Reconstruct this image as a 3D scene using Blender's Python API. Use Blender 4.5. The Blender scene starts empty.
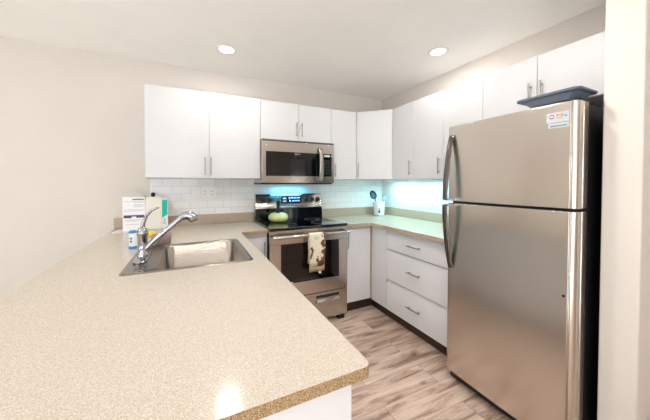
import bpy, bmesh, math, random
from mathutils import Vector, Matrix
random.seed(7)
SC = bpy.context.scene
COL = SC.collection

# ------------------------------------------------------------------ camera
CAMLOC = (-0.5894, -2.9441, 1.3195)
YAW, PITCH, ROLL = 0.4557, -0.0199, 0.001
cd = bpy.data.cameras.new('camera'); cam = bpy.data.objects.new('camera', cd); COL.objects.link(cam)
fw = Vector((math.sin(YAW)*math.cos(PITCH), math.cos(YAW)*math.cos(PITCH), math.sin(PITCH)))
rt = Vector((math.cos(YAW), -math.sin(YAW), 0)); up = rt.cross(fw)
cr, sr = math.cos(ROLL), math.sin(ROLL)
rt2 = rt*cr + up*sr; up2 = -rt*sr + up*cr
m = Matrix((rt2, up2, -fw)).transposed().to_4x4(); m.translation = Vector(CAMLOC)
cam.matrix_world = m
cd.sensor_fit = 'HORIZONTAL'; cd.sensor_width = 36; cd.lens = 271.26/650*36
cd.shift_x = 0; cd.shift_y = -(210-188.5)/650
cd.clip_start = 0.02
SC.camera = cam

# ------------------------------------------------------------------ world, added fill light, exposure
W = bpy.data.worlds.new('world'); SC.world = W; W.use_nodes = True
W.node_tree.nodes['Background'].inputs[0].default_value = (0.86, 0.93, 1.0, 1)
W.node_tree.nodes['Background'].inputs[1].default_value = 1.2

def area(name, loc, rot, sx, sy, watts, color, parent=None, shape='RECTANGLE', spread=math.pi):
    l = bpy.data.lights.new(name, 'AREA'); l.shape = shape; l.size = sx
    if shape in ('RECTANGLE', 'ELLIPSE'): l.size_y = sy
    l.energy = watts; l.color = color; l.spread = spread
    o = bpy.data.objects.new(name, l); o.location = loc; o.rotation_euler = rot; COL.objects.link(o)
    if parent: o.parent = parent
    return o
# added fill lamps inside the unseen windows, tilted up to brighten the ceiling
area('fill_rear', (-1.9, -6.45, 1.25), (math.pi/2+1.15, 0, 0), 3.0, 2.1, 300, (0.80, 0.91, 1.0))
area('fill_left', (-4.15, -3.6, 1.25), (math.pi/2+1.15, 0, -math.pi/2), 2.6, 2.1, 130, (0.80, 0.91, 1.0))

sl = bpy.data.lights.new('bounce_sun', 'SUN'); sl.energy = 90; sl.angle = 0.02; sl.color = (0.98, 0.97, 0.99)  # added sunlight; its patch on the unseen floor lifts the ceiling
so = bpy.data.objects.new('bounce_sun', sl); COL.objects.link(so)
so.rotation_euler = Vector((-0.16, 0.80, -0.56)).to_track_quat('-Z', 'Y').to_euler()
VS = SC.view_settings
SC.display_settings.display_device = 'sRGB'
VS.view_transform = 'Standard'; VS.look = 'None'; VS.exposure = -1.6; VS.gamma = 1.0
VS.use_curve_mapping = False
try:
    SC.cycles.diffuse_bounces = 6; SC.cycles.max_bounces = 12; SC.cycles.glossy_bounces = 6
    SC.cycles.sample_clamp_indirect = 25.0; SC.cycles.use_denoising = True
except Exception: pass

# ------------------------------------------------------------------ materials
def lin(c):
    r = []
    for v in c:
        v /= 255.0
        r.append(v/12.92 if v <= 0.04045 else ((v+0.055)/1.055)**2.4)
    return tuple(r)+(1,)
def newmat(name):
    mt = bpy.data.materials.new(name); mt.use_nodes = True
    nt = mt.node_tree
    return mt, nt, nt.nodes['Principled BSDF']
def N(nt, t, **k):
    n = nt.nodes.new(t)
    for a, b in k.items(): setattr(n, a, b)
    return n
def ramp(nt, src, stops):
    r = N(nt, 'ShaderNodeValToRGB'); e = r.color_ramp.elements
    while len(e) < len(stops): e.new(0.5)
    for el, (p, c) in zip(e, stops): el.position = p; el.color = c
    nt.links.new(src, r.inputs[0]); return r.outputs[0]
def coords(nt, scale=(1, 1, 1), rot=(0, 0, 0), loc=(0, 0, 0)):
    t = N(nt, 'ShaderNodeTexCoord'); mp = N(nt, 'ShaderNodeMapping')
    mp.inputs['Scale'].default_value = scale; mp.inputs['Rotation'].default_value = rot; mp.inputs['Location'].default_value = loc
    nt.links.new(t.outputs['Object'], mp.inputs[0]); return mp.outputs[0]
def noise(nt, vec, scale, detail=3, rough=0.5):
    n = N(nt, 'ShaderNodeTexNoise'); n.inputs['Scale'].default_value = scale
    n.inputs['Detail'].default_value = detail; n.inputs['Roughness'].default_value = rough
    nt.links.new(vec, n.inputs['Vector']); return n.outputs[0]
def bump(nt, h, bs, strength=0.1, dist=0.01):
    b = N(nt, 'ShaderNodeBump'); b.inputs['Strength'].default_value = strength; b.inputs['Distance'].default_value = dist
    nt.links.new(h, b.inputs['Height']); nt.links.new(b.outputs[0], bs.inputs['Normal'])
def plain(name, rgb, rough=0.5, metal=0.0, var=0.03, nscale=30, bstr=0.0, bscale=200, spec=0.5, coat=0.0):
    mt, nt, bs = newmat(name)
    c = lin(rgb); v = coords(nt)
    lo = tuple(max(0, x*(1-var)) for x in c[:3])+(1,); hi = tuple(min(1, x*(1+var)) for x in c[:3])+(1,)
    nt.links.new(ramp(nt, noise(nt, v, nscale), [(0.35, lo), (0.65, hi)]), bs.inputs['Base Color'])
    bs.inputs['Roughness'].default_value = rough; bs.inputs['Metallic'].default_value = metal
    bs.inputs['Specular IOR Level'].default_value = spec; bs.inputs['Coat Weight'].default_value = coat
    if bstr: bump(nt, noise(nt, v, bscale), bs, bstr, 0.002)
    return mt
def emit(name, rgb, strength):
    mt, nt, bs = newmat(name); bs.inputs['Base Color'].default_value = (0.8, 0.8, 0.8, 1)
    bs.inputs['Emission Color'].default_value = lin(rgb); bs.inputs['Emission Strength'].default_value = strength
    return mt
def brushed(name, rgb, rough, stretch=(1, 1, 60), scale=40, wob=0.0, amp=0.07):
    mt, nt, bs = newmat(name); c = lin(rgb)
    v = coords(nt, stretch); nz = noise(nt, v, scale, 4)
    nt.links.new(ramp(nt, nz, [(0.3, tuple(x*(1-amp) for x in c[:3])+(1,)), (0.7, c)]), bs.inputs['Base Color'])
    bs.inputs['Metallic'].default_value = 1.0
    nt.links.new(ramp(nt, nz, [(0.3, (rough*(1-amp),)*3+(1,)), (0.7, (rough*(1+amp),)*3+(1,))]), bs.inputs['Roughness'])
    if wob:
        bump(nt, noise(nt, coords(nt, (1, 1, 0.35)), 3.0, 1), bs, wob, 0.05)
    return mt
M = {}
M['wall'] = plain('wall_paint', (219, 212, 204), 0.9, var=0.012, nscale=3, bstr=0.06, bscale=120)
M['ceiling'] = plain('ceiling_paint', (248, 246, 242), 0.95, var=0.01, nscale=4, bstr=0.08, bscale=90)
M['white'] = plain('white_cabinet', (219, 218, 220), 0.38, var=0.008, nscale=6)
M['toe'] = plain('dark_brown_toe_kick', (60, 41, 30), 0.5, var=0.15, nscale=14)
M['steel'] = brushed('stainless_steel', (200, 192, 184), 0.21, (60, 60, 1), 12)
M['fridge'] = brushed('fridge_stainless', (212, 204, 196), 0.25, (1, 60, 1), 12, wob=0.14, amp=0.012)
M['sink'] = brushed('sink_steel', (160, 151, 142), 0.24, (40, 1, 1), 14, amp=0.015)
M['chrome'] = plain('chrome', (176, 176, 180), 0.10, 1.0, var=0.01)
M['nickel'] = plain('brushed_nickel', (178, 170, 162), 0.3, 1.0, var=0.03)
M['gunmetal'] = plain('dark_metal', (112, 106, 102), 0.26, 1.0, var=0.03)
M['black'] = plain('black_plastic', (16, 15, 17), 0.45, var=0.1)
M['blackgloss'] = plain('black_glass', (6, 6, 9), 0.06, var=0.1, coat=0.3)
M['ovenglass'] = plain('oven_window_glass', (24, 13, 12), 0.08, var=0.2, nscale=5)
M['mwglass'] = plain('microwave_window_mesh', (30, 24, 22), 0.07, var=0.2, nscale=260)
M['disp'] = plain('display_glass', (12, 22, 52), 0.1, var=0.1)
M['ledblue'] = emit('display_digits', (150, 205, 255), 1.6)
M['ledgreen'] = emit('clock_digits', (120, 255, 150), 1.2)
M['print'] = plain('pale_print', (205, 205, 205), 0.5)
M['greyprint'] = plain('grey_print', (110, 108, 112), 0.6)
M['plate'] = plain('white_plastic', (240, 238, 236), 0.3, var=0.01)
M['slot'] = plain('dark_slot', (60, 56, 54), 0.6)
M['paper'] = plain('white_paper', (243, 241, 244), 0.8, var=0.01)
M['cream'] = plain('cream_card', (240, 235, 224), 0.8, var=0.01)
M['teal'] = plain('teal_print', (24, 190, 168), 0.6, var=0.08, nscale=60)
M['navy'] = plain('dark_photo_print', (70, 74, 92), 0.6, var=0.4, nscale=80)
M['blue'] = plain('blue_label', (62, 138, 196), 0.45)
M['yellow'] = plain('yellow_sponge', (235, 215, 60), 0.9, var=0.12, nscale=120, bstr=0.5, bscale=300)
M['mauve'] = plain('brown_grey_cloth', (150, 126, 122), 0.95, var=0.15, nscale=60, bstr=0.5, bscale=300)
M['green'] = plain('pale_green_glaze', (208, 216, 142), 0.3, var=0.08, nscale=8, coat=0.2)
M['stem'] = plain('dark_stem', (22, 24, 26), 0.4, var=0.2)
M['crock'] = plain('white_ceramic', (240, 240, 238), 0.25, var=0.01, coat=0.2)
M['spoonblue'] = plain('blue_nylon', (40, 120, 150), 0.35)
M['paleblue'] = plain('pale_blue_plastic', (130, 205, 225), 0.4)
M['traygrey'] = plain('blue_grey_plastic', (84, 95, 110), 0.4, var=0.04)
M['label'] = plain('pale_blue_label', (182, 190, 198), 0.5)
M['red'] = plain('red_print', (150, 60, 90), 0.5)
M['orange'] = plain('orange_print', (190, 140, 90), 0.5)
M['lens'] = emit('lamp_lens', (255, 244, 226), 14)
M['ledstrip'] = emit('cool_led', (185, 252, 250), 3)
M['daylens'] = emit('cooktop_lamp_lens', (120, 210, 255), 4)

def mat_counter():
    mt, nt, bs = newmat('beige_speckled_quartz'); v = coords(nt)
    a = ramp(nt, noise(nt, v, 420, 2, 0.7), [(0.34, lin((182, 163, 138))), (0.46, lin((198, 187, 173))), (0.6, lin((208, 199, 187))), (0.7, lin((238, 230, 216)))])
    nt.links.new(a, bs.inputs['Base Color']); bs.inputs['Roughness'].default_value = 0.15
    return mt
M['counter'] = mat_counter()
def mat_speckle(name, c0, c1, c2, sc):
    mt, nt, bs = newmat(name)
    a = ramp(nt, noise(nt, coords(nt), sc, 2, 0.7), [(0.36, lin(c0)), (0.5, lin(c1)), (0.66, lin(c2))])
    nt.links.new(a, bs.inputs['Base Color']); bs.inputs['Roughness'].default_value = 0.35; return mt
M['edge'] = mat_speckle('shade_toned_edge', (112, 87, 56), (160, 133, 97), (198, 176, 142), 330)  # darker counter tone: shade of the upright edge put into the colour
M['splash'] = mat_speckle('shade_toned_quartz', (150, 130, 110), (182, 163, 143), (196, 179, 160), 420)  # counter quartz toned down, shade on upright faces painted in
def mat_tile(rot):
    mt, nt, bs = newmat('white_subway_tile'); v = coords(nt, rot=rot)
    b = N(nt, 'ShaderNodeTexBrick'); nt.links.new(v, b.inputs['Vector'])
    b.inputs['Color1'].default_value = lin((240, 239, 238)); b.inputs['Color2'].default_value = lin((234, 233, 233)); b.inputs['Mortar'].default_value = lin((214, 211, 208))
    b.inputs['Scale'].default_value = 1; b.inputs['Brick Width'].default_value = 0.152; b.inputs['Row Height'].default_value = 0.0715
    b.inputs['Mortar Size'].default_value = 0.0022; b.inputs['Mortar Smooth'].default_value = 0.3; b.offset = 0.5
    nt.links.new(b.outputs[0], bs.inputs['Base Color']); bs.inputs['Roughness'].default_value = 0.15
    i = N(nt, 'ShaderNodeMath', operation='SUBTRACT'); i.inputs[0].default_value = 1; nt.links.new(b.outputs[1], i.inputs[1])
    bump(nt, i.outputs[0], bs, 0.5, 0.002); return mt
M['tile_b'] = mat_tile((-math.pi/2, 0, 0))
M['tile_r'] = mat_tile((-math.pi/2, 0, -math.pi/2))
def mat_floor():
    mt, nt, bs = newmat('taupe_wood_planks'); v = coords(nt, loc=(0.35, 0.06, 0))
    b = N(nt, 'ShaderNodeTexBrick'); nt.links.new(v, b.inputs['Vector'])
    b.inputs['Color1'].default_value = (0, 0, 0, 1); b.inputs['Color2'].default_value = (1, 1, 1, 1); b.inputs['Mortar'].default_value = (0.3, 0.3, 0.3, 1)
    b.inputs['Scale'].default_value = 1; b.inputs['Brick Width'].default_value = 1.22; b.inputs['Row Height'].default_value = 0.18
    b.inputs['Mortar Size'].default_value = 0.0016; b.offset = 0.37; b.offset_frequency = 2
    # shift the grain plank by plank
    add = N(nt, 'ShaderNodeVectorMath', operation='MULTIPLY_ADD'); nt.links.new(b.outputs[0], add.inputs[0])
    add.inputs[1].default_value = (5.3, 3.1, 7.7); nt.links.new(v, add.inputs[2])
    mp = N(nt, 'ShaderNodeMapping'); mp.inputs['Scale'].default_value = (1.3, 9, 1); nt.links.new(add.outputs[0], mp.inputs[0])
    n1 = N(nt, 'ShaderNodeTexNoise'); n1.inputs['Scale'].default_value = 1.6; n1.inputs['Detail'].default_value = 6; n1.inputs['Roughness'].default_value = 0.62; n1.inputs['Distortion'].default_value = 0.9
    nt.links.new(mp.outputs[0], n1.inputs['Vector'])
    mp2 = N(nt, 'ShaderNodeMapping'); mp2.inputs['Scale'].default_value = (3, 60, 1); nt.links.new(add.outputs[0], mp2.inputs[0])
    n2 = N(nt, 'ShaderNodeTexNoise'); n2.inputs['Scale'].default_value = 2; n2.inputs['Detail'].default_value = 4; nt.links.new(mp2.outputs[0], n2.inputs['Vector'])
    base = ramp(nt, n1.outputs[0], [(0.30, lin((114, 87, 72))), (0.40, lin((174, 146, 129))), (0.52, lin((214, 191, 176))), (0.72, lin((233, 216, 204)))])
    fine = ramp(nt, n2.outputs[0], [(0.35, (0.74, 0.72, 0.70, 1)), (0.6, (1, 1, 1, 1))])
    mx = N(nt, 'ShaderNodeMixRGB', blend_type='MULTIPLY'); mx.inputs[0].default_value = 0.6; nt.links.new(base, mx.inputs[1]); nt.links.new(fine, mx.inputs[2])
    tone = ramp(nt, b.outputs[0], [(0.0, (0.86, 0.84, 0.82, 1)), (1.0, (1.04, 1.03, 1.02, 1))])
    m2 = N(nt, 'ShaderNodeMixRGB', blend_type='MULTIPLY'); m2.inputs[0].default_value = 1; nt.links.new(mx.outputs[0], m2.inputs[1]); nt.links.new(tone, m2.inputs[2])
    # knots
    mp3 = N(nt, 'ShaderNodeMapping'); mp3.inputs['Scale'].default_value = (2.2, 4.2, 1); nt.links.new(add.outputs[0], mp3.inputs[0])
    vo = N(nt, 'ShaderNodeTexVoronoi'); vo.inputs['Scale'].default_value = 1.3; nt.links.new(mp3.outputs[0], vo.inputs['Vector'])
    kn = ramp(nt, vo.outputs['Distance'], [(0.03, (0.45, 0.38, 0.33, 1)), (0.12, (1, 1, 1, 1))])
    m3 = N(nt, 'ShaderNodeMixRGB', blend_type='MULTIPLY'); m3.inputs[0].default_value = 0.8; nt.links.new(m2.outputs[0], m3.inputs[1]); nt.links.new(kn, m3.inputs[2])
    gr = ramp(nt, b.outputs[1], [(0.0, (1, 1, 1, 1)), (1.0, (0.55, 0.5, 0.46, 1))])
    m4 = N(nt, 'ShaderNodeMixRGB', blend_type='MULTIPLY'); m4.inputs[0].default_value = 0.8; nt.links.new(m3.outputs[0], m4.inputs[1]); nt.links.new(gr, m4.inputs[2])
    nt.links.new(m4.outputs[0], bs.inputs['Base Color']); bs.inputs['Roughness'].default_value = 0.45
    bump(nt, n2.outputs[0], bs, 0.08, 0.002); return mt
M['floor'] = mat_floor()
def mat_towel():
    mt, nt, bs = newmat('printed_tea_towel'); v = coords(nt, (1, 1, 0.7), loc=(0.37, 0, 0.2))
    n1 = noise(nt, v, 12, 3, 0.6)
    a = ramp(nt, n1, [(0.37, lin((92, 62, 40))), (0.415, lin((126, 92, 62))), (0.45, lin((226, 214, 192))), (0.60, lin((230, 220, 200))), (0.66, lin((176, 184, 172)))])
    nt.links.new(a, bs.inputs['Base Color']); bs.inputs['Roughness'].default_value = 0.9
    bump(nt, noise(nt, v, 500), bs, 0.3, 0.001); return mt
M['towel'] = mat_towel()
M['hem'] = plain('tan_hem', (166, 142, 112), 0.9, var=0.1, nscale=100)

# ------------------------------------------------------------------ mesh helpers
class MB:
    def __init__(s): s.bm = bmesh.new()
    def box(s, x0, x1, y0, y1, z0, z1):
        v = [s.bm.verts.new(p) for p in ((x0,y0,z0),(x1,y0,z0),(x1,y1,z0),(x0,y1,z0),(x0,y0,z1),(x1,y0,z1),(x1,y1,z1),(x0,y1,z1))]
        for f in ((3,2,1,0),(4,5,6,7),(0,1,5,4),(1,2,6,5),(2,3,7,6),(3,0,4,7)): s.bm.faces.new([v[i] for i in f])
        return s
    def loops(s, ls, closed=True, cap0=True, cap1=True):
        R = [[s.bm.verts.new(p) for p in l] for l in ls]; n = len(R[0])
        for a, b in zip(R, R[1:]):
            for i in range(n if closed else n-1):
                j = (i+1) % n; s.bm.faces.new((a[i], a[j], b[j], b[i]))
        if cap0: s.bm.faces.new(R[0][::-1])
        if cap1: s.bm.faces.new(R[-1])
        return s
    def tube(s, pts, r, n=12, caps=True):
        pts = [Vector(p) for p in pts]; ls = []; ref = None
        for i, p in enumerate(pts):
            d = (pts[min(i+1, len(pts)-1)]-pts[max(i-1, 0)]).normalized()
            if ref is None:
                ref = Vector((0, 0, 1)) if abs(d.z) < 0.9 else Vector((1, 0, 0))
            a = (ref-d*ref.dot(d)).normalized(); b = d.cross(a); ref = a
            rr = r[i] if isinstance(r, (list, tuple)) else r
            ls.append([p+(a*math.cos(t)+b*math.sin(t))*rr for t in (2*math.pi*k/n for k in range(n))])
        return s.loops(ls, True, caps, caps)
    def lathe(s, prof, c, n=32, cap0=True, cap1=True):
        return s.loops([[(c[0]+r*math.cos(2*math.pi*k/n), c[1]+r*math.sin(2*math.pi*k/n), c[2]+z) for k in range(n)] for r, z in prof], True, cap0, cap1)
    def prism(s, poly, z0, z1):
        return s.loops([[(x, y, z0) for x, y in poly], [(x, y, z1) for x, y in poly]])
    def extr(s, prof, axis, a, b):
        # profile in the two other axes swept along axis
        def P(q, t):
            return (t, q[0], q[1]) if axis == 'X' else (q[0], t, q[1])
        return s.loops([[P(q, a) for q in prof], [P(q, b) for q in prof]])
    def slab(s, outer, holes, z0, z1):
        es = []
        for lp in [outer]+holes:
            vs = [s.bm.verts.new((x, y, z1)) for x, y in lp]
            es += [s.bm.edges.new((vs[i], vs[(i+1) % len(vs)])) for i in range(len(vs))]
        r = bmesh.ops.triangle_fill(s.bm, use_beauty=True, use_dissolve=False, edges=es)
        fs = [f for f in r['geom'] if isinstance(f, bmesh.types.BMFace)]
        bmesh.ops.dissolve_limit(s.bm, angle_limit=0.01, verts=list(s.bm.verts), edges=list(s.bm.edges)) if False else None
        e = bmesh.ops.extrude_face_region(s.bm, geom=fs)
        for v in e['geom']:
            if isinstance(v, bmesh.types.BMVert): v.co.z = z0
        return s
    def build(s, name, mt, parent=None, bevel=0.0, seg=2, smooth=40, root=None):
        bmesh.ops.recalc_face_normals(s.bm, faces=list(s.bm.faces))
        off = Vector((0, 0, 0)); p = parent
        while p is not None: off += p.location; p = p.parent
        if root: off = Vector(root)
        for v in s.bm.verts: v.co -= off
        me = bpy.data.meshes.new(name); 
        if smooth:
            for f in s.bm.faces: f.smooth = True
            for e in s.bm.edges:
                e.smooth = not (len(e.link_faces) == 2 and e.calc_face_angle(0) > math.radians(smooth))
        s.bm.to_mesh(me); s.bm.free(); me.materials.append(mt)
        o = bpy.data.objects.new(name, me); COL.objects.link(o)
        if parent: o.parent = parent
        elif root: o.location = root
        if bevel:
            b = o.modifiers.new('bevel', 'BEVEL'); b.width = bevel; b.segments = seg; b.limit_method = 'ANGLE'; b.angle_limit = math.radians(35)
            b.harden_normals = False
        return o
def rrect(x0, x1, y0, y1, r, n=5):
    out = []
    for cx, cy, a0 in ((x1-r, y1-r, 0), (x0+r, y1-r, 90), (x0+r, y0+r, 180), (x1-r, y0+r, 270)):
        for k in range(n+1):
            t = math.radians(a0+90*k/n); out.append((cx+r*math.cos(t), cy+r*math.sin(t)))
    return out
def lift(l, z): return [(x, y, z) for x, y in l]
def tag(o, label=None, cat=None, group=None, kind=None):
    for k, v in (('label', label), ('category', cat), ('group', group), ('kind', kind)):
        if v: o[k] = v
    return o
def thing(name, loc, label, cat, group=None):
    o = bpy.data.objects.new(name, None); o.location = loc; o.empty_display_size = 0.05; COL.objects.link(o)
    return tag(o, label, cat, group)
def struct(name, mb, mt, bevel=0.0, label=None):
    o = mb.build(name, mt, None, bevel); o['kind'] = 'structure'
    if label: o['label'] = label
    return o
def copy_tree(o, parent=None, delta=(0, 0, 0)):
    c = o.copy(); COL.objects.link(c)
    if parent: c.parent = parent
    else: c.location = Vector(o.location)+Vector(delta)
    for ch in list(o.children): copy_tree(ch, c)
    return c

# ------------------------------------------------------------------ the room
XR, ZC = 1.708, 2.43
ZT, ZB = 2.123, 1.362
CT = 0.914
struct('floor', MB().box(-0.95, 3.2, -6.5, 0.0, -0.1, 0.0), M['floor'])
M['carpet'] = plain('bounce_carpet', (226, 222, 216), 1.0, var=0.04, nscale=400, bstr=0.4, bscale=500)  # unseen pale floor covering, added to bounce light up to the ceiling
struct('floor_living_bounce', MB().box(-4.2, -0.95, -6.5, 0.0, -0.1, 0.0), M['carpet'])
struct('ceiling', MB().box(-4.2, 3.2, -6.5, 0.1, ZC, ZC+0.1), M['ceiling'])
struct('wall_back', MB().box(-4.2, XR+0.1, 0.0, 0.1, 0.0, ZC), M['wall'])
struct('wall_right', MB().box(XR, XR+0.1, -2.389, 0.0, 0.0, ZC), M['wall'])
struct('wall_near_fridge', MB().box(1.08, 3.2, -2.515, -2.390, 0.0, ZC), M['wall'], 0.006, 'off-white wall end beside the fridge')
struct('wall_far_right', MB().box(3.2, 3.3, -6.5, -2.390, 0.0, ZC), M['wall'])
wl = MB()
wl.box(-4.3, -4.2, -6.5, -4.9, 0, ZC).box(-4.3, -4.2, -2.3, 0.1, 0, ZC).box(-4.3, -4.2, -4.9, -2.3, 2.3, ZC).box(-4.3, -4.2, -4.9, -2.3, 0, 0.2)
struct('wall_left', wl, M['wall'])
wr = MB()
wr.box(-4.2, -3.4, -6.6, -6.5, 0, ZC).box(-0.4, 3.3, -6.6, -6.5, 0, ZC).box(-3.4, -0.4, -6.6, -6.5, 2.3, ZC).box(-3.4, -0.4, -6.6, -6.5, 0, 0.2)
struct('wall_rear', wr, M['wall'])
f = MB().box(-3.4, -0.4, -6.56, -6.52, 0.2, 0.26).box(-3.4, -0.4, -6.56, -6.52, 2.24, 2.3).box(-3.4, -3.34, -6.56, -6.52, 0.26, 2.24).box(-0.46, -0.4, -6.56, -6.52, 0.26, 2.24).box(-1.93, -1.87, -6.56, -6.52, 0.26, 2.24)
struct('added_window_1', f, M['white'])  # unseen window behind the camera, added to bring light in
f = MB().box(-4.27, -4.23, -4.9, -2.3, 0.2, 0.26).box(-4.27, -4.23, -4.9, -2.3, 2.24, 2.3).box(-4.27, -4.23, -4.9, -4.84, 0.26, 2.24).box(-4.27, -4.23, -2.36, -2.3, 0.26, 2.24)
struct('added_window_2', f, M['white'])  # second added window, out of view, for light from the left
struct('trim_1', MB().box(-0.933, XR-0.008, -0.008, 0.0, 1.0, 1.40), M['tile_b'], 0, 'white subway tile on the back wall')
struct('trim_2', MB().box(XR-0.008, XR, -1.70, -0.0, 1.0, 1.40), M['tile_r'], 0, 'white subway tile on the right wall')
struct('baseboard_back', MB().box(-4.2, -1.21, -0.015, 0, 0, 0.09), M['white'], 0.003)

# ------------------------------------------------------------------ cabinets
def pull(mb, p0, p1, out, r=0.0055, post=0.028, inset=0.022):
    p0, p1, out = Vector(p0), Vector(p1), Vector(out)
    d = (p1-p0).normalized()
    mb.tube([p0+out*post, p1+out*post], r, 10)
    for q in (p0+d*inset, p1-d*inset): mb.tube([q, q+out*post], r*0.8, 8)
    return mb
def handle(p0, p1, out, parent): return pull(MB(), p0, p1, out).build('handle', M['nickel'], parent)

G = 'white wall cabinets'
# left double wall cabinet
c = thing('wall_cabinet', (-0.466, 0, ZB), 'large white two-door wall cabinet at the left end, above the sink end of the backsplash', 'cabinet', G)
MB().box(-0.933, 0.0005, -0.306, -0.0005, ZB, ZT).build('body', M['white'], c, 0.001)
for x0, x1, hx in ((-0.930, -0.4525, -0.4865), (-0.4495, -0.001, -0.4375)):
    d = MB().box(x0, x1, -0.3255, -0.307, ZB+0.002, ZT-0.002).build('door', M['white'], c, 0.002)
    handle((hx, -0.3255, 1.388), (hx, -0.3255, 1.547), (0, -1, 0), d)
# over the microwave
c = thing('wall_cabinet', (0.383, 0, 1.742), 'short white two-door wall cabinet directly above the microwave', 'cabinet', G)
MB().box(0.0015, 0.7655, -0.306, -0.0005, 1.742, ZT).build('body', M['white'], c, 0.001)
for x0, x1, hx in ((0.004, 0.3935, 0.367), (0.3965, 0.764, 0.4235)):
    d = MB().box(x0, x1, -0.3255, -0.307, 1.747, ZT-0.002).build('door', M['white'], c, 0.002)
    handle((hx, -0.3255, 1.786), (hx, -0.3255, 1.932), (0, -1, 0), d)
# narrow
c = thing('wall_cabinet', (0.927, 0, ZB), 'narrow white one-door wall cabinet just right of the microwave', 'cabinet', G)
MB().box(0.7665, 1.087, -0.306, -0.0005, ZB, ZT).build('body', M['white'], c, 0.001)
d = MB().box(0.769, 1.085, -0.3255, -0.307, ZB+0.002, ZT-0.002).build('door', M['white'], c, 0.002)
handle((0.81, -0.3255, 1.388), (0.81, -0.3255, 1.525), (0, -1, 0), d)
# diagonal corner
c = thing('wall_cabinet', (1.40, -0.3, ZB), 'white diagonal wall cabinet in the corner, above the utensil crock', 'cabinet', G)
XF = 1.364; YD = -(XR-1.089)
MB().prism([(1.0885, -0.0005), (1.0885, -0.310), (1.380, YD+0.001), (XR-0.0005, YD+0.001), (XR-0.0005, -0.0005)], ZB, ZT).build('body', M['white'], c, 0.001)
A = Vector((1.0895, -0.3265, 0)); B = Vector((XF-0.001, YD+0.0005, 0)); dd = (B-A).normalized(); nn = Vector((dd.y, -dd.x, 0))
if nn.y > 0: nn = -nn
A2 = A+dd*0.004; B2 = B-dd*0.003; inn = -nn*0.0135
d = MB().prism([(p.x, p.y) for p in (A2, B2, B2+inn, A2+inn)], ZB+0.002, ZT-0.002).build('door', M['white'], c, 0.002)
h0 = A+dd*0.03
handle((h0.x, h0.y, 1.392), (h0.x, h0.y, 1.545), tuple(nn), d)
# right wall singles
def rcab(y0, y1, z0, doors, label):
    c = thing('wall_cabinet', (XR, (y0+y1)/2, z0), label, 'cabinet', G)
    MB().box(XF+0.0185, XR-0.0005, y1+0.0005, y0-0.0005, z0, ZT).build('body', M['white'], c, 0.001)
    for a, b, hy, hz0, hz1 in doors:
        d = MB().box(XF, XF+0.018, b+0.0015, a-0.0015, z0+0.002, ZT-0.002).build('door', M['white'], c, 0.002)
        handle((XF, hy, hz0), (XF, hy, hz1), (-1, 0, 0), d)
rcab(YD, -0.9316, ZB, [(YD, -0.9316, -0.895, 1.398, 1.547)], 'narrow white one-door wall cabinet on the right wall, next to the corner cabinet')
rcab(-0.9316, -1.2862, ZB, [(-0.9316, -1.2862, -1.2475, 1.398, 1.549)], 'white one-door wall cabinet on the right wall, second from the corner cabinet')
rcab(-1.2862, -1.6334, ZB, [(-1.2862, -1.6334, -1.597, 1.398, 1.549)], 'white one-door wall cabinet on the right wall, third from the corner, beside the fridge top')
rcab(-1.6334, -2.387, 1.79, [(-1.6334, -1.988, -1.953, 1.838, 1.955), (-1.988, -2.387, -2.016, 1.838, 1.955)], 'white two-door wall cabinet above the fridge with two pulls side by side')

GB = 'white base cabinets'
BD = -0.61
# small base cabinet left of the range
c = thing('base_cabinet', (-0.13, 0, 0), 'small white base cabinet between the peninsula and the range', 'cabinet', GB)
MB().box(-0.262, -0.003, -0.59, -0.001, 0.10, CT-0.028).build('body', M['white'], c, 0.001)
d = MB().box(-0.260, -0.006, -0.61, -0.591, 0.105, 0.845).build('door', M['white'], c, 0.0025)
handle((-0.0325, -0.61, 0.668), (-0.0325, -0.61, 0.815), (0, -1, 0), d)
MB().box(-0.262, -0.003, -0.55, -0.53, 0.0, 0.10).build('toe_kick', M['toe'], c)
# right of the range
c = thing('base_cabinet', (0.93, 0, 0), 'white one-door base cabinet just right of the range', 'cabinet', GB)
MB().box(0.768, 1.098, -0.59, -0.001, 0.10, CT-0.039).build('body', M['white'], c, 0.001)
d = MB().box(0.771, 1.085, -0.61, -0.591, 0.115, 0.853).build('door', M['white'], c, 0.0025)
MB().box(1.0865, 1.0985, -0.607, -0.591, 0.10, CT-0.039).build('filler', M['hem'], c)
handle((0.8035, -0.61, 0.668), (0.8035, -0.61, 0.818), (0, -1, 0), d)
MB().box(0.768, 1.148, -0.560, -0.545, 0.0, 0.099).build('toe_kick', M['toe'], c, 0.002)
# blind corner
XB = 1.098
c = thing('base_cabinet', (1.4, -0.43, 0), 'white blind corner base cabinet with a plain flat panel beside the drawers', 'cabinet', GB)
MB().box(XB+0.02, XR-0.001, -0.862, -0.001, 0.10, CT-0.039).build('body', M['white'], c, 0.001)
MB().box(XB, XB+0.019, -0.862, -0.611, 0.10, CT-0.045).build('panel', M['white'], c, 0.002)
MB().box(XB+0.05, XB+0.065, -0.862, -0.561, 0.0, 0.099).build('toe_kick', M['toe'], c, 0.002)
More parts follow.
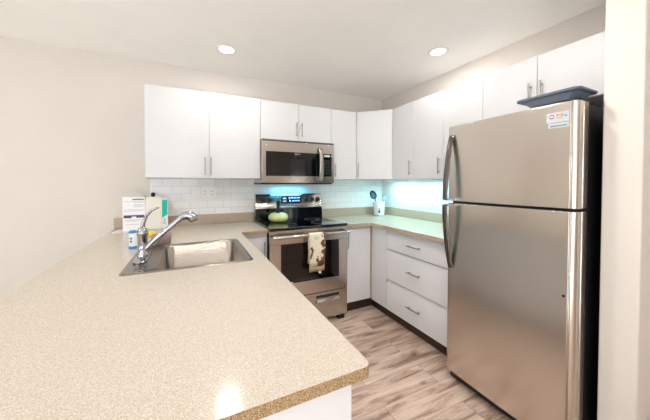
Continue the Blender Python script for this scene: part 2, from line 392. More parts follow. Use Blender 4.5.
# drawers
c = thing('drawer_cabinet', (1.4, -1.26, 0), 'white base cabinet with three drawers beside the fridge', 'cabinet', GB)
MB().box(XB+0.02, XR-0.001, -1.665, -0.863, 0.10, CT-0.039).build('body', M['white'], c, 0.001)
MB().box(XB+0.05, XB+0.065, -1.665, -0.863, 0.0, 0.099).build('toe_kick', M['toe'], c, 0.002)
for z0, z1, hz in ((0.688, 0.846, 0.777), (0.394, 0.676, 0.546), (0.100, 0.382, 0.243)):
    # drawer front with a bevelled finger edge along its top
    pr = [(XB, z0), (XB, z1-0.034), (XB+0.0175, z1), (XB+0.019, z1), (XB+0.019, z0)]
    MB().box(XB+0.0192, XB+0.0198, -1.645, -0.866, z0-0.014, z0+0.002).build('gap_shade_strip', M['hem'], c)  # tan strip stands in for the shade in the gap below the drawer
    d = MB().extr(pr, 'Y', -1.645, -0.866).build('drawer', M['white'], c, 0.0015)
    handle((XB, -1.305, hz), (XB, -1.152, hz), (-1, 0, 0), d)
# peninsula cabinet: panels around an open top
c = thing('peninsula_cabinet', (-0.56, -1.5, 0), 'long white cabinet carrying the peninsula countertop, its end panel facing the camera', 'cabinet', GB)
MB().box(-0.90, -0.273, -2.435, -2.415, 0.0, CT-0.0275).build('end_panel', M['white'], c, 0.0015)
MB().box(-0.90, -0.88, -2.414, -0.62, 0.0, CT-0.0275).build('back_panel', M['white'], c, 0.001)
MB().box(-0.879, -0.30, -2.414, -0.62, 0.10, 0.118).box(-0.318, -0.295, -2.414, -0.63, 0.118, CT-0.0275).build('body', M['white'], c, 0.001)
MB().box(-0.36, -0.345, -2.414, -0.63, 0.0, 0.099).build('toe_kick', M['toe'], c)
for k in range(4):
    y0 = -2.41+k*0.445
    d = MB().box(-0.2945, -0.274, y0, y0+0.44, 0.105, 0.85).build('door', M['white'], c, 0.002)
    hy = y0+(0.40 if k % 2 == 0 else 0.04)
    handle((-0.274, hy, 0.68), (-0.274, hy, 0.83), (1, 0, 0), d)

# ------------------------------------------------------------------ countertops
def arc(cx, cy, r, a0, a1, n=8): return [(cx+r*math.cos(math.radians(a0+(a1-a0)*k/n)), cy+r*math.sin(math.radians(a0+(a1-a0)*k/n))) for k in range(n+1)]
SX0, SX1, SY0, SY1 = -0.881, -0.300, -1.510, -0.907
R = 0.02
outer = [(-1.204, -0.0005), (-0.004, -0.0005), (-0.004, -0.639), (-0.231, -0.639)]+arc(-0.231-R, -2.454+R, R, 0, -90)+arc(-1.204+R, -2.454+R, R, -90, -180)
hole = rrect(SX0+0.03, SX1-0.03, SY0+0.03, SY1-0.03, 0.04)
ct = MB().slab(outer, [hole[::-1]], CT-0.027, CT).build('countertop', M['counter'], None, 0.004, 2, root=(-0.7, -1.2, CT-0.027))
tag(ct, 'beige speckled peninsula countertop with rounded corner holding the sink', 'countertop', 'beige countertops')
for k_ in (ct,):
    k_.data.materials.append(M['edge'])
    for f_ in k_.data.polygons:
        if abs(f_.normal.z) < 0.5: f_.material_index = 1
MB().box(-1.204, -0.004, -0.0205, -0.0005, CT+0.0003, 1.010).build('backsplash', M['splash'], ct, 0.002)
outer = [(0.768, -0.0005), (XR-0.0005, -0.0005), (XR-0.0005, -1.666), (1.062, -1.666), (1.062, -0.70), (1.054, -0.655), (1.03, -0.639), (0.768, -0.639)]
ct2 = MB().slab(outer, [], CT-0.038, CT).build('countertop', M['counter'], None, 0.004, 2, root=(1.4, -0.6, CT-0.038))
tag(ct2, 'beige speckled corner countertop running from the range to the fridge', 'countertop', 'beige countertops')
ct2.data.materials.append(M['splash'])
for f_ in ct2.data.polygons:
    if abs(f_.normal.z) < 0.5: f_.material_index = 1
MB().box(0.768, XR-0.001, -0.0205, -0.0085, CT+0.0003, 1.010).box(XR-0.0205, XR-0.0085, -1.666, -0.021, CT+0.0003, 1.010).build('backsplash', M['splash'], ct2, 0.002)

# ------------------------------------------------------------------ sink and faucet
bx0, bx1, by0, by1 = -0.742, -0.336, -1.478, -0.945
lo = []
lo.append(lift(rrect(SX0, SX1, SY0, SY1, 0.025), CT+0.0005))
lo.append(lift(rrect(SX0, SX1, SY0, SY1, 0.025), CT+0.003))
lo.append(lift(rrect(SX0+0.004, SX1-0.004, SY0+0.004, SY1-0.004, 0.025), CT+0.005))
lo.append(lift(rrect(SX0+0.016, SX1-0.016, SY0+0.016, SY1-0.016, 0.03), CT+0.005))
lo.append(lift(rrect(bx0-0.006, bx1+0.006, by0-0.006, by1+0.006, 0.05), CT+0.0035))
lo.append(lift(rrect(bx0, bx1, by0, by1, 0.046), CT-0.004))
lo.append(lift(rrect(bx0+0.008, bx1-0.008, by0+0.008, by1-0.008, 0.046), CT-0.15))
lo.append(lift(rrect(bx0+0.022, bx1-0.022, by0+0.022, by1-0.022, 0.05), CT-0.178))
lo.append(lift(rrect(bx0+0.06, bx1-0.06, by0+0.06, by1-0.06, 0.05), CT-0.184))
sk = thing('sink', (-0.59, -1.21, CT), 'single-bowl stainless steel drop-in sink in the peninsula countertop', 'sink')
MB().loops(lo, True, False, True).build('basin', M['sink'], sk, smooth=50)
MB().lathe([(0.04, 0), (0.042, 0.002), (0.034, 0.003), (0.03, -0.001), (0.006, -0.001)], ((bx0+bx1)/2, (by0+by1)/2, CT-0.184)).build('drain', M['chrome'], sk)

FX, FY, FZ = -0.828, -1.225, CT+0.006
fa = thing('faucet', (FX, FY, FZ), 'chrome single-lever pull-out kitchen faucet on the sink deck', 'faucet')
b = MB().loops([lift(rrect(FX-0.03, FX+0.03, FY-0.125, FY+0.125, 0.03), FZ), lift(rrect(FX-0.03, FX+0.03, FY-0.125, FY+0.125, 0.03), FZ+0.006), lift(rrect(FX-0.022, FX+0.022, FY-0.115, FY+0.115, 0.022), FZ+0.012)])
b.build('base_plate', M['chrome'], fa)
b = MB().lathe([(0.030, 0.0), (0.030, 0.012), (0.024, 0.02), (0.022, 0.06), (0.0225, 0.105), (0.026, 0.11), (0.026, 0.125), (0.022, 0.142), (0.012, 0.152), (0.002, 0.154)], (FX, FY, FZ+0.012)); b.build('body', M['chrome'], fa)
lv = [(FX, FY, FZ+0.155), (FX+0.004, FY-0.003, FZ+0.185), (FX+0.018, FY-0.006, FZ+0.222), (FX+0.042, FY-0.010, FZ+0.252), (FX+0.078, FY-0.014, FZ+0.270)]
MB().tube(lv, [0.011, 0.0095, 0.0078, 0.0065, 0.005], 12).build('lever', M['chrome'], fa)
sp = [(FX+0.012, FY, FZ+0.045), (FX+0.05, FY-0.002, FZ+0.085), (FX+0.09, FY-0.003, FZ+0.122), (FX+0.135, FY-0.005, FZ+0.162), (FX+0.178, FY-0.006, FZ+0.200)]
MB().tube(sp, [0.018, 0.0165, 0.0145, 0.0145, 0.016], 16).build('spout', M['chrome'], fa)
h = [(FX+0.176, FY-0.006, FZ+0.198), (FX+0.193, FY-0.007, FZ+0.212), (FX+0.212, FY-0.008, FZ+0.217), (FX+0.230, FY-0.008, FZ+0.212), (FX+0.240, FY-0.008, FZ+0.200), (FX+0.243, FY-0.008, FZ+0.190)]
hd = MB().tube(h, [0.0165, 0.021, 0.025, 0.027, 0.027, 0.026], 16).build('spray_head', M['chrome'], fa)
q0 = Vector(h[-1]); dn = (q0-Vector(h[-2])).normalized()
MB().tube([q0-dn*0.001, q0+dn*0.006], 0.022, 16).build('nozzle', M['black'], hd)

# ------------------------------------------------------------------ things beside the sink
def canister(loc, r, hgt, label):
    t = thing('soap_bottle', loc, label, 'bottle')
    loc = (loc[0], loc[1], loc[2]+0.0008)
    MB().lathe([(r*0.9, 0), (r, 0.003), (r, hgt*0.93), (r*0.8, hgt), (r*0.3, hgt+0.002)], loc, 24).build('body', M['plate'], t)
    MB().lathe([(r+0.0006, 0.004), (r+0.0006, hgt*0.2)], loc, 24, False, False).build('label_band', M['blue'], t)
    MB().lathe([(r+0.0004, hgt*0.90), (r+0.0008, hgt*0.905), (r+0.0008, hgt*0.985), (r*0.75, hgt+0.004), (0.002, hgt+0.005)], loc, 24, False).build('lid', M['blue'], t)
    lb = MB()
    for k, (a, z) in enumerate(((-2.0, .42), (-1.75, .42), (-2.0, .58), (-1.7, .58))):
        x = loc[0]+(r+0.0005)*math.cos(a); y = loc[1]+(r+0.0005)*math.sin(a)
        lb.box(x-0.003, x+0.003, y-0.001, y+0.001, loc[2]+hgt*z, loc[2]+hgt*(z+0.1))
    lb.build('printed_text', M['blue'], t)
canister((-0.915, -0.955, CT), 0.021, 0.112, 'small white bottle with blue bands standing behind the faucet')
t = MB()
cx, cy, cz = -0.775, -0.862, CT+0.036
ls = []
for k, (x, r) in enumerate(((-0.056, 0.004), (-0.055, 0.028), (-0.050, 0.035), (-0.02, 0.0355), (0.018, 0.0355), (0.020, 0.033), (0.026, 0.033), (0.028, 0.0355), (0.05, 0.035), (0.056, 0.029), (0.057, 0.016), (0.051, 0.015), (0.051, 0.002))):
    ls.append([(cx+x+0.001*math.sin(3*a), cy+x*0.25+r*math.cos(a), cz+r*math.sin(a)*(1+0.03*math.sin(5*a))) for a in (2*math.pi*i/28 for i in range(28))])
o = t.loops(ls).build('dish_cloth', M['mauve'], root=(cx, cy, CT))
tag(o, 'rolled-up brown-grey dish cloth lying behind the sink', 'cloth')
o = MB().box(-0.900, -0.850, -0.50, -0.43, CT+0.0005, CT+0.026).build('sponge', M['yellow'], bevel=0.006, seg=3, root=(-0.865, -0.465, CT))
tag(o, 'small yellow sponge on the countertop in front of the cream folder', 'sponge')
# papers at the back wall
o = MB().box(-1.172, -0.93, -0.245, -0.06, CT+0.0005, CT+0.0025).build('paper_sheet', M['paper'], root=(-1.05, -0.15, CT))
tag(o, 'white paper lying flat under the standing information sheet', 'paper')
def lean(o, ang): 
    o.rotation_euler = (ang, 0, 0)
sg = thing('information_sheet', (-1.034, -0.165, CT+0.0027), 'white printed information sheet standing upright at the back of the peninsula', 'sign')
x0, x1, z0, z1 = -1.113, -0.956, CT+0.0027, 1.201
MB().box(x0, x1, -0.167, -0.163, z0+0.004, z1).box(x0, x1, -0.185, -0.140, z0, z0+0.004).build('holder', M['paper'], sg)
p = MB()
p.box(-1.045, -0.963, -0.168, -0.167, 1.174, 1.184)
p.build('heading', M['greyprint'], sg)
p = MB()
for z, a, bb in ((1.160, -1.10, -0.965), (1.150, -1.035, -0.965), (1.132, -1.035, -0.965), (1.123, -1.035, -0.975), (1.114, -1.035, -0.965), (1.09, -1.105, -0.965), (1.08, -1.105, -0.98), (1.004, -1.10, -0.97), (0.995, -1.10, -0.99), (0.965, -1.10, -0.97)):
    MB().box(a, bb, -0.1675, -0.167, z, z+0.0035).build('printed_line', M['label'], sg)
MB().box(-1.106, -0.963, -0.168, -0.167, 1.022, 1.046).build('photo_band', M['navy'], sg)
MB().box(-1.05, -1.018, -0.1685, -0.168, 1.018, 1.034).build('emblem', M['paper'], sg)
fo = thing('folder', (-0.90, -0.14, CT), 'plain cream folder standing upright beside the information sheet', 'folder')
MB().box(-0.957, -0.836, -0.160, -0.157, CT+0.001, 1.198).box(-0.957, -0.953, -0.160, -0.118, CT+0.001, 1.198).box(-0.957, -0.836, -0.121, -0.118, CT+0.001, 1.196).build('cover', M['cream'], fo, 0.001)
MB().box(-0.952, -0.839, -0.155, -0.124, CT+0.003, 1.185).build('pages', M['paper'], fo)
lf = thing('leaflet', (-0.81, -0.15, CT), 'narrow white leaflet with a teal top block standing at the right of the cream folder', 'leaflet')
MB().box(-0.834, -0.785, -0.160, -0.152, CT+0.0005, 1.183).build('card', M['paper'], lf, 0.001)
MB().loops([[(-0.830, y, 1.172), (-0.7885, y, 1.172), (-0.7885, y, 1.04), (-0.812, y, 1.02), (-0.830, y, 1.012)] for y in (-0.161, -0.160)]).build('teal_print', M['teal'], lf)
p = MB()
for a in (-0.816, -0.808): p.box(a, a+0.003, -0.161, -0.160, 0.955, 1.0)
p.box(-0.816, -0.805, -0.161, -0.160, 1.0, 1.003).box(-0.83, -0.82, -0.161, -0.160, 0.965, 0.968)
p.build('printed_mark', M['greyprint'], lf)
o = MB().lathe([(0.022, 0), (0.024, 0.01), (0.022, 0.2), (0.012, 0.24), (0.010, 0.275), (0.016, 0.29), (0.018, 0.305), (0.011, 0.318), (0.002, 0.32)], (-0.905, -0.075, CT+0.0008), 20).build('bottle', M['black'], root=(-0.905, -0.075, CT))
tag(o, 'dark bottle behind the cream folder with only its rounded black tip showing', 'bottle')

# ------------------------------------------------------------------ range
rg = thing('range', (0.384, -0.35, 0), 'stainless steel electric range with a black glass cooktop', 'range')
X0, X1 = 0.003, 0.765
MB().box(X0, X1, -0.635, -0.025, 0.045, 0.905).build('body', M['black'], rg, 0.002)
cktop = MB().box(X0-0.004, X1-0.001, -0.685, -0.115, 0.906, 0.932).build('cooktop', M['blackgloss'], rg, 0.006, 3)
bu = []
for x, y, r in ((0.20, -0.52, 0.095), (0.57, -0.52, 0.11), (0.2, -0.25, 0.08), (0.57, -0.25, 0.08)):
    MB().lathe([(r, 0), (r, 0.0006), (r-0.003, 0.0006), (r-0.003, 0)], (x, y, 0.932), 40, False, False).build('burner_ring', M['greyprint'], cktop)
# backguard: black riser and sloped steel panel
MB().extr([(-0.025, 0.906), (-0.112, 0.906), (-0.100, 1.045), (-0.025, 1.045)], 'X', X0, X1).build('riser', M['blackgloss'], rg, 0.003)
bg = MB().extr([(-0.025, 1.046), (-0.104, 1.046), (-0.104, 1.062), (-0.096, 1.072), (-0.082, 1.185), (-0.074, 1.199), (-0.055, 1.203), (-0.025, 1.203)], 'X', X0, X1).build('control_panel', M['steel'], rg, 0.002)
def bgy(z): return -0.096+(z-1.072)*(0.014/0.113)
for kx in (0.081, 0.156, 0.570, 0.640, 0.712):
    y = bgy(1.136)
    k = MB().tube([(kx, y, 1.136), (kx, y-0.004, 1.1357), (kx, y-0.005, 1.1357), (kx, y-0.024, 1.1335), (kx, y-0.026, 1.1333)], [0.027, 0.027, 0.023, 0.021, 0.018], 24).build('knob', M['black'], bg)
    MB().box(kx-0.003, kx+0.003, y-0.031, y-0.026, 1.117, 1.152).build('grip', M['black'], k, 0.001)
dsp = MB().extr([(bgy(1.097), 1.097), (bgy(1.097)-0.004, 1.097), (bgy(1.175)-0.004, 1.175), (bgy(1.175), 1.175)], 'X', 0.282, 0.505).build('display', M['disp'], bg)
p = MB()
for a, bb, z, hh in ((0.298, 0.335, 1.146, .012), (0.298, 0.335, 1.118, .008), (0.365, 0.382, 1.15, .012), (0.392, 0.42, 1.15, .012), (0.43, 0.455, 1.15, .012), (0.465, 0.493, 1.15, .012), (0.372, 0.385, 1.115, .02), (0.405, 0.43, 1.117, .014), (0.44, 0.46, 1.117, .014), (0.468, 0.49, 1.117, .014)):
    y = bgy(z)-0.0042; MB().box(a, bb, y-0.0008, y, z, z+hh).build('display_digit', M['ledblue'], dsp)
# front
MB().box(X0, X1, -0.668, -0.636, 0.862, 0.905).build('front_trim', M['steel'], rg, 0.003)
dr = MB()
dr.box(X0, X1, -0.678, -0.637, 0.305, 0.43).box(X0, X1, -0.678, -0.637, 0.785, 0.858).box(X0, 0.098, -0.678, -0.637, 0.43, 0.785).box(0.672, X1, -0.678, -0.637, 0.43, 0.785)
dr = dr.build('oven_door', M['steel'], rg, 0.002)
MB().box(0.097, 0.673, -0.676, -0.645, 0.429, 0.786).build('door_glass', M['blackgloss'], dr)
MB().box(0.125, 0.645, -0.6775, -0.676, 0.465, 0.76).build('window', M['ovenglass'], dr)
HY, HZ = -0.735, 0.858
hb = MB(); 
hb.tube([(0.012, HY, HZ), (0.02, HY-0.002, HZ), (0.384, HY-0.006, HZ), (0.748, HY-0.002, HZ), (0.756, HY, HZ)], [0.012, 0.0155, 0.0155, 0.0155, 0.012], 16)
for x in (0.04, 0.728): hb.box(x-0.016, x+0.016, HY+0.004, -0.6785, HZ-0.012, HZ+0.012)
hb.build('handle', M['steel'], dr, 0.0)
dw = MB().box(X0, X1, -0.674, -0.637, 0.05, 0.206).box(X0, X1, -0.674, -0.637, 0.272, 0.298).box(X0, 0.436, -0.674, -0.637, 0.206, 0.272).box(0.675, X1, -0.674, -0.637, 0.206, 0.272).build('drawer', M['steel'], rg, 0.0015)
MB().box(0.434, 0.677, -0.655, -0.64, 0.204, 0.274).build('handle_recess', M['slot'], dw)
MB().extr([(-0.655, 0.206), (-0.690, 0.206), (-0.690, 0.216), (-0.668, 0.244), (-0.660, 0.238)], 'X', 0.438, 0.673).build('handle', M['steel'], dw, 0.001)
for x in (0.03, 0.68):
    MB().box(x, x+0.06, -0.66, -0.60, 0.0, 0.045).build('foot', M['black'], rg)

# towel over the oven handle
tw = MB(); nx, cols = 14, []
path = [(-0.7145, 0.60), (-0.714, 0.70), (-0.7145, 0.80), (-0.7165, 0.852)]
for k in range(0, 9):
    a = math.pi*k/8; path.append((HY-0.003+0.0205*math.cos(a), HZ+0.0205*math.sin(a)))
path += [(-0.7605, 0.84), (-0.7595, 0.78), (-0.757, 0.70), (-0.755, 0.62), (-0.7535, 0.578)]
def trow(y, z, k, m):
    row = []
    for i in range(nx+1):
        u = i/nx; x = 0.332+0.152*u+(0.004 if z < 0.75 else 0)*math.sin(z*20)
        fall = max(0, (0.86-z))/0.33
        row.append((x+fall*(0.010 if u < 0.5 else -0.006)*(1-abs(2*u-1)), y-(0.0045*fall+0.0003)*math.sin(u*9+z*3)-0.002*fall, z-0.008*fall*u*0))
    return row
rows = [trow(y, z, k, len(path)) for k, (y, z) in enumerate(path)]
tw.loops(rows, False, False, False)
two = tw.build('tea_towel', M['towel'], None, smooth=80, root=(0.408, HY, HZ))
sm = two.modifiers.new('solid', 'SOLIDIFY'); sm.thickness = 0.0022; sm.offset = 0
tag(two, 'cream tea towel with brown print hanging over the oven door handle', 'towel')
hm = MB().loops([trow(y, z, 0, 1) for y, z in ((-0.7535, 0.5775), (-0.7525, 0.555), (-0.7515, 0.533))], False, False, False).build('hem', M['hem'], two, smooth=80)
sm = hm.modifiers.new('solid', 'SOLIDIFY'); sm.thickness = 0.0024; sm.offset = 0
MB().box(0.424, 0.446, -0.7545, -0.7535, 0.512, 0.534).build('care_tag', M['paper'], two)

# green pumpkin on the cooktop
pc = (0.185, -0.305, 0.9325)
pk = thing('pumpkin_ornament', pc, 'squat pale green pumpkin ornament with a dark stem standing on the cooktop', 'ornament')
ls = []
for i in range(17):
    a = -math.pi/2+math.pi*i/16
    r = 0.098*max(0.05, math.cos(a))**0.62; z = 0.046+0.046*math.sin(a)
    if a > 1.2: z -= 0.01*(a-1.2)
    ls.append([(pc[0]+r*(1+0.03*math.cos(8*t))*math.cos(t), pc[1]+r*(1+0.03*math.cos(8*t))*math.sin(t), pc[2]+z) for t in (2*math.pi*k/48 for k in range(48))])
MB().loops(ls).build('body', M['green'], pk, smooth=80)
st = [(0, 0, .076), (-.004, 0, .10), (-.002, 0, .125), (.003, 0, .148), (-.002, 0, .168), (.002, 0, .188), (.012, 0, .205), (.022, 0, .200)]
MB().tube([(pc[0]+x-0.004, pc[1]+y, pc[2]+z) for x, y, z in st], [0.022, 0.017, 0.014, 0.017, 0.015, 0.021, 0.019, 0.012], 12).build('stem', M['stem'], pk)
cu = [(0.006+0.024*math.cos(t*1.4), 0.020*math.sin(t*1.4)-0.012, 0.10+0.0085*t) for t in [k*0.4 for k in range(22)]]
MB().tube([(pc[0]+x-0.004, pc[1]+y, pc[2]+z) for x, y, z in cu], 0.004, 8).build('tendril', M['stem'], pk)

# ------------------------------------------------------------------ microwave
mw = thing('microwave', (0.383, -0.2, 1.32), 'stainless over-the-range microwave mounted above the cooktop', 'microwave')
Z0, Z1, YF = 1.322, 1.738, -0.40
MB().box(0.003, 0.763, -0.362, -0.009, Z0, Z1-0.0).build('body', M['steel'], mw, 0.002)
MB().box(0.003, 0.763, -0.36, -0.012, Z0-0.016, Z0-0.0005).build('underside', M['black'], mw)
MB().box(0.003, 0.763, YF+0.002, -0.363, 1.722, Z1).build('vent_strip', M['gunmetal'], mw, 0.002)
md = MB().box(0.003, 0.038, YF, -0.363, Z0, 1.72).box(0.620, 0.763, YF, -0.363, Z0, 1.385).box(0.620, 0.763, YF, -0.363, 1.622, 1.72).box(0.038, 0.620, YF, -0.363, Z0, 1.388).box(0.038, 0.620, YF, -0.363, 1.622, 1.72).box(0.736, 0.763, YF, -0.363, 1.385, 1.622).build('door', M['steel'], mw, 0.0015)
MB().box(0.037, 0.621, YF+0.001, -0.364, 1.387, 1.623).build('door_glass', M['blackgloss'], md)
MB().box(0.085, 0.44, YF, YF+0.001, 1.412, 1.575).build('window', M['mwglass'], md)
p = MB()
for k in range(8): p.box(0.325+k*0.0075, 0.330+k*0.0075, YF-0.0002, YF+0.001, 1.602, 1.609)
p.build('brand_mark', M['print'], md)
hx = 0.598
MB().loops([[(hx+dx+0.0, y+dy, z) for dx, dy in ((-0.02, 0.004), (-0.02, -0.008), (-0.012, -0.013), (0.012, -0.013), (0.02, -0.008), (0.02, 0.004))] for y, z in ((YF-0.004, 1.345), (YF-0.022, 1.36), (YF-0.034, 1.40), (YF-0.040, 1.46), (YF-0.042, 1.52), (YF-0.040, 1.58), (YF-0.034, 1.63), (YF-0.022, 1.665), (YF-0.004, 1.682))]).build('handle', M['nickel'], md, 0.002)
cp = MB().box(0.626, 0.735, YF+0.0005, -0.364, 1.386, 1.621).build('control_panel', M['blackgloss'], mw)
MB().box(0.65, 0.71, YF-0.0005, YF+0.0005, 1.592, 1.610).build('clock_display', M['ledgreen'], cp)
p = MB()
for r in range(7):
    for q in range(3):
        p.box(0.647+q*0.026, 0.663+q*0.026, YF-0.0002, YF+0.0005, 1.41+r*0.023, 1.416+r*0.023)
p.build('button_print', M['greyprint'], cp)
lm = MB().box(0.22, 0.54, -0.17, -0.06, Z0-0.0175, Z0-0.0165).build('cooktop_lamp', M['daylens'], mw)
area('cooktop_lamp_light', (0.0, 0.05, -0.03), (0, 0, 0), 0.34, 0.12, 6.0, (0.08, 0.62, 1.0), mw)

# ------------------------------------------------------------------ refrigerator
fr = thing('refrigerator', (1.3, -2.02, 0), 'tall stainless steel top-freezer refrigerator with black sides at the right', 'refrigerator')
fy0, fy1, fx = -2.355, -1.6695, 0.945
MB().box(1.052, 1.69, fy0+0.003, fy1-0.003, 0.035, 1.682).build('body', M['black'], fr, 0.004)
def fdoor(z0, z1, name):
    pl = []
    for cx, cy, a0 in ((fx+0.028, fy1-0.028, 180), (fx+0.028, fy0+0.028, 270)):
        pass
    r = 0.026
    poly = [(1.045, fy1), (fx+r, fy1)]+[(fx+r-r*math.sin(t), fy1-r+r*math.cos(t)) for t in [math.pi/2*k/6 for k in range(1, 7)]]
    # the face bows out slightly
    for k in range(1, 12):
        u = k/12; poly.append((fx-0.010*math.sin(math.pi*u), fy1-r+(fy0-fy1+2*r)*u))
    poly += [(fx, fy0+r), (fx+0.006, fy0+r-0.001), (fx+0.006, fy0+r-0.005), (fx+0.001, fy0+r-0.007)]
    poly += [(fx+r-r*math.cos(t), fy0+r-r*math.sin(t)) for t in [math.pi/2*k/6 for k in range(2, 7)]]
    poly += [(fx+0.048, fy0), (fx+0.050, fy0+0.005), (fx+0.056, fy0+0.005), (fx+0.058, fy0), (1.045, fy0)]
    return MB().prism(poly, z0, z1).build(name, M['fridge'], fr, 0.004, 3, smooth=30)
fz = fdoor(1.204, 1.692, 'freezer_door'); fd = fdoor(0.075, 1.190, 'fridge_door')
MB().box(1.0, 1.05, fy0+0.004, fy1-0.004, 1.1905, 1.2035).build('gap_strip', M['black'], fr)
MB().box(0.985, 1.05, fy0+0.01, fy1-0.01, 0.012, 0.07).build('toe_grille', M['black'], fr, 0.003)
MB().tube([(1.02, fy0+0.03, 1.692), (1.02, fy0+0.03, 1.712)], 0.014, 16).box(1.02, 1.10, fy0+0.012, fy0+0.05, 1.6925, 1.705).build('hinge_cover', M['black'], fr, 0.002)
HYF = fy1-0.045
def fhandle(zs, parent):
    ls = []
    for z, off in zs:
        x = fx-0.004-off
        ls.append([(x-0.006, HYF-0.013, z), (x-0.009, HYF-0.004, z), (x-0.009, HYF+0.010, z), (x-0.006, HYF+0.018, z), (x+0.008, HYF+0.018, z), (x+0.008, HYF-0.013, z)])
    MB().loops(ls).build('handle', M['gunmetal'], parent, 0.002, smooth=50)
    return ls
fhandle([(1.632, 0.004), (1.60, 0.014), (1.55, 0.026), (1.48, 0.040), (1.40, 0.052), (1.32, 0.060), (1.25, 0.064), (1.212, 0.064)], fz)
fhandle([(1.182, 0.064), (1.14, 0.064), (1.08, 0.061), (1.0, 0.053), (0.92, 0.041), (0.85, 0.027), (0.80, 0.015), (0.765, 0.004)], fd)
for z, pr in ((1.216, fz), (1.178, fd)):
    MB().box(fx-0.064, fx-0.003, HYF-0.01, HYF+0.014, z-0.008, z+0.008).build('handle_mount', M['chrome'], pr, 0.002)
# labels on the freezer door
def dface(y): 
    u = (fy1-0.026-y)/(fy1-fy0-0.052); return fx-0.010*math.sin(math.pi*min(1, max(0, u)))
def sticker(y0, y1, z0, z1, th, name, mt, parent):
    lsx = [[(dface(y)+0.0008, y, z0), (dface(y)-th, y, z0), (dface(y)-th, y, z1), (dface(y)+0.0008, y, z1)] for y in (y0+(y1-y0)*k/4 for k in range(5))]
    return MB().loops(lsx).build(name, mt, parent)
sticker(-2.322, -2.238, 1.605, 1.650, 0.0008, 'label_sticker', M['label'], fz)
lg = MB().tube([(dface(-2.258)-0.0006, -2.258, 1.632), (dface(-2.258)-0.0014, -2.258, 1.632)], 0.010, 20).build('round_emblem', M['red'], fz)
sticker(-2.264, -2.252, 1.629, 1.635, 0.0018, 'emblem_bar', M['paper'], fz)
for y0, y1, z0, z1 in ((-2.288, -2.275, 1.632, 1.642), (-2.302, -2.291, 1.630, 1.641), (-2.300, -2.276, 1.622, 1.627)):
    sticker(y0, y1, z0, z1, 0.0014, 'printed_mark', M['orange'], fz)
sticker(-2.316, -2.305, 1.628, 1.633, 0.0014, 'printed_mark', M['greyprint'], fz)
sticker(-2.322, -2.245, 1.578, 1.600, 0.0008, 'name_plate', M['label'], fz)
sticker(-2.316, -2.252, 1.585, 1.590, 0.0014, 'name_plate_line', M['greyprint'], fz)
MB().tube([(dface(-2.314)+0.001, -2.314, 0.80), (dface(-2.314)-0.0012, -2.314, 0.80)], 0.006, 14).build('dark_spot', M['black'], fd)
# storage tray on top
tz = 1.7130
ty0, ty1, tx0, tx1 = -2.356, -2.085, 0.950, 1.150
lo = [lift(rrect(tx0+0.04, tx1-0.04, ty0+0.045, ty1-0.05, 0.02), tz), lift(rrect(tx0+0.018, tx1-0.018, ty0+0.018, ty1-0.018, 0.025), tz+0.028),
      lift(rrect(tx0, tx1, ty0, ty1, 0.03), tz+0.031), lift(rrect(tx0, tx1, ty0, ty1, 0.03), tz+0.040), lift(rrect(tx0+0.006, tx1-0.006, ty0+0.006, ty1-0.006, 0.028), tz+0.043),
      lift(rrect(tx0+0.016, tx1-0.016, ty0+0.016, ty1-0.016, 0.025), tz+0.042), lift(rrect(tx0+0.044, tx1-0.044, ty0+0.049, ty1-0.054, 0.02), tz+0.004)]
o = MB().loops(lo).build('storage_tray', M['traygrey'], None, smooth=35, root=(1.04, -2.23, tz))
tag(o, 'shallow blue-grey plastic tray on top of the refrigerator', 'tray')

# ------------------------------------------------------------------ crock of utensils
cc = (1.535, -0.165, CT)
o = MB().lathe([(0.058, 0), (0.064, 0.004), (0.068, 0.05), (0.072, 0.165), (0.073, 0.172), (0.070, 0.174), (0.066, 0.165), (0.060, 0.012), (0.01, 0.010)], (cc[0], cc[1], cc[2]+0.0005), 36).build('utensil_crock', M['crock'], root=cc)
tag(o, 'white ceramic utensil crock in the corner of the countertop', 'crock')
a = math.radians(235)
p = MB()
dcx, dcy = cc[0]+0.0705*math.cos(a), cc[1]+0.0705*math.sin(a)
for dz, rr in ((0.05, 0.013), (0.07, 0.009), (0.088, 0.006)):
    p.tube([(dcx+0.003, dcy+0.004, cc[2]+dz), (dcx-0.002, dcy-0.003, cc[2]+dz)], rr, 12)
p.build('dark_decal', M['black'], o)
def utensil(name, base, tip, width, length, mt, mt2, label):
    t = thing(name, base, label, 'utensil', 'utensils in the crock')
    base, tip = Vector(base), Vector(tip); d = (tip-base).normalized()
    MB().tube([base, base+(tip-base)*0.5, tip], [0.006, 0.005, 0.006], 10).build('shaft', mt, t)
    side = d.cross(Vector((-0.61, -0.79, 0.1))).normalized(); nrm = side.cross(d).normalized()
    ls = []
    for k in range(11):
        u = k/10; w = width*math.sqrt(max(0.02, 1-(2*u-1)**2)); cc_ = tip+d*(length*u)-nrm*(-0.012*math.sin(math.pi*u))
        ls.append([cc_+side*(w*math.cos(s))+nrm*(0.004*math.sin(s)) for s in (2*math.pi*q/14 for q in range(14))])
    MB().loops(ls).build('head', mt2, t)
    ls2 = []
    for k in range(9):
        u = 0.18+0.64*k/8; w = 0.6*width*math.sqrt(max(0.02, 1-((u-0.5)/0.36)**2)) if abs(u-0.5) < 0.36 else 0.15*width
        c2 = tip+d*(length*u)+nrm*(0.012*math.sin(math.pi*u)+0.0045)
        c3 = tip+d*(length*u)-nrm*(-0.012*math.sin(math.pi*u)+0.0045)
        ls2.append([c2-side*w, c2+side*w, c3+side*w, c3-side*w])
    return t, ls2
t1, l2 = utensil('serving_spoon', (1.580, -0.15, CT+0.016), (1.460, -0.18, 1.122), 0.040, 0.125, M['black'], M['black'], 'black and blue serving spoon leaning left out of the crock')
MB().loops(l2).build('bowl_inset', M['spoonblue'], t1)
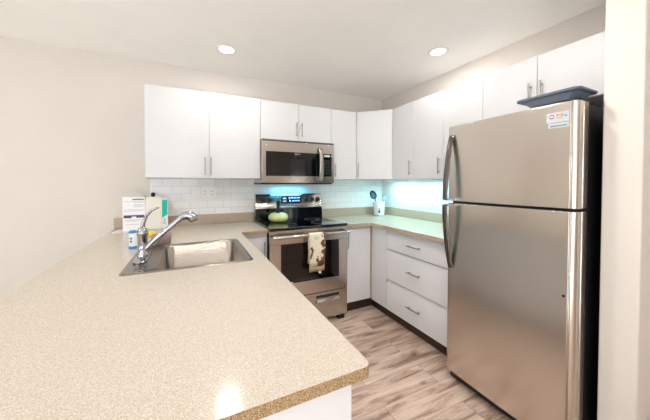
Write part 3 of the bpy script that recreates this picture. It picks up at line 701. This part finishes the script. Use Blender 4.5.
utensil('spatula', (1.53, -0.17, CT+0.016), (1.592, -0.18, 1.085), 0.018, 0.07, M['paleblue'], M['paleblue'], 'pale blue spatula leaning right out of the crock')

# ------------------------------------------------------------------ wall plates
sw = thing('light_switch', (-0.552, -0.009, 1.225), 'white single switch plate on the tile left of the outlet plate', 'switch')
MB().box(-0.590, -0.518, -0.0135, -0.0082, 1.165, 1.281).build('plate', M['plate'], sw, 0.002)
MB().box(-0.571, -0.537, -0.0155, -0.0136, 1.19, 1.256).build('rocker', M['plate'], sw, 0.001)
ow = thing('power_outlet', (-0.44, -0.009, 1.22), 'white double outlet plate on the tile under the left wall cabinet', 'outlet')
MB().box(-0.508, -0.374, -0.0135, -0.0082, 1.165, 1.281).build('plate', M['plate'], ow, 0.002)
for x in (-0.477, -0.408):
    r_ = MB().box(x-0.017, x+0.017, -0.0155, -0.0136, 1.19, 1.256).build('receptacle', M['plate'], ow, 0.001)
    p = MB()
    for z in (1.204, 1.236):
        p.box(x-0.008, x-0.005, -0.0158, -0.0154, z-0.006, z+0.006).box(x+0.005, x+0.008, -0.0158, -0.0154, z-0.005, z+0.005)
    p.build('slots', M['slot'], r_)
ow = thing('power_outlet', (XR-0.009, -0.43, 1.16), 'white outlet plate lying sideways on the right wall tile behind the crock', 'outlet')
MB().box(XR-0.0135, XR-0.0082, -0.50, -0.385, 1.135, 1.207).build('plate', M['plate'], ow, 0.002)
p = MB()
for y in (-0.465, -0.415):
    for z in (1.16, 1.176): MB().box(XR-0.0138, XR-0.0134, y-0.008, y+0.008, z, z+0.004).build('slot', M['slot'], ow)

# ------------------------------------------------------------------ lights
lw = thing('under_cabinet_light', (1.52, -1.15, ZB), 'long cool white light bar under the right wall cabinets', 'light')
MB().box(1.55, 1.60, -1.60, -0.66, ZB-0.018, ZB-0.001).build('housing', M['plate'], lw, 0.002)
MB().box(1.553, 1.597, -1.59, -0.67, ZB-0.0195, ZB-0.0181).build('diffuser', M['ledstrip'], lw)
area('under_cabinet_glow', (0.055, 0.02, -0.025), (0, 0, 0), 0.04, 0.9, 13.0, (0.44, 0.93, 1.0), lw)
lw = thing('under_cabinet_light', (1.575, -0.45, ZB), 'short cool white light bar under the corner wall cabinet', 'light')
MB().box(1.55, 1.60, -0.60, -0.30, ZB-0.018, ZB-0.001).build('housing', M['plate'], lw, 0.002)
MB().box(1.553, 1.597, -0.59, -0.31, ZB-0.0195, ZB-0.0181).build('diffuser', M['ledstrip'], lw)
area('under_cabinet_glow', (0, 0, -0.025), (0, 0, 0), 0.04, 0.28, 9.0, (0.44, 0.93, 1.0), lw)
def downlight(x, y, label, watts):
    t = thing('ceiling_light', (x, y, ZC), label, 'light', 'recessed ceiling lights')
    MB().lathe([(0.058, -0.003), (0.062, -0.006), (0.078, -0.005), (0.082, -0.0005)], (x, y, ZC), 40, False, False).build('trim_ring', M['plate'], t)
    MB().lathe([(0.0575, -0.004), (0.001, -0.0045)], (x, y, ZC), 40, False, True).build('lens', M['lens'], t)
    area('ceiling_light_lamp', (0, 0, -0.012), (0, 0, 0), 0.11, 0.11, watts, (1.0, 0.975, 0.945), t, 'DISK')
    return t
downlight(-0.323, -0.536, 'recessed ceiling light above the left wall cabinets', 13)
downlight(1.285, -1.288, 'recessed ceiling light close to the right wall cabinets', 16)
downlight(-0.45, -3.5, 'added unseen ceiling light behind the camera over the dining side', 16)  # added fill, out of view
downlight(-2.7, -1.9, 'added unseen ceiling light over the open area to the left', 22)  # added out of view to raise the overall light
downlight(0.42, -1.95, 'added unseen ceiling light over the floor between the peninsula and the fridge', 42)  # added above the view to brighten drawers and floor
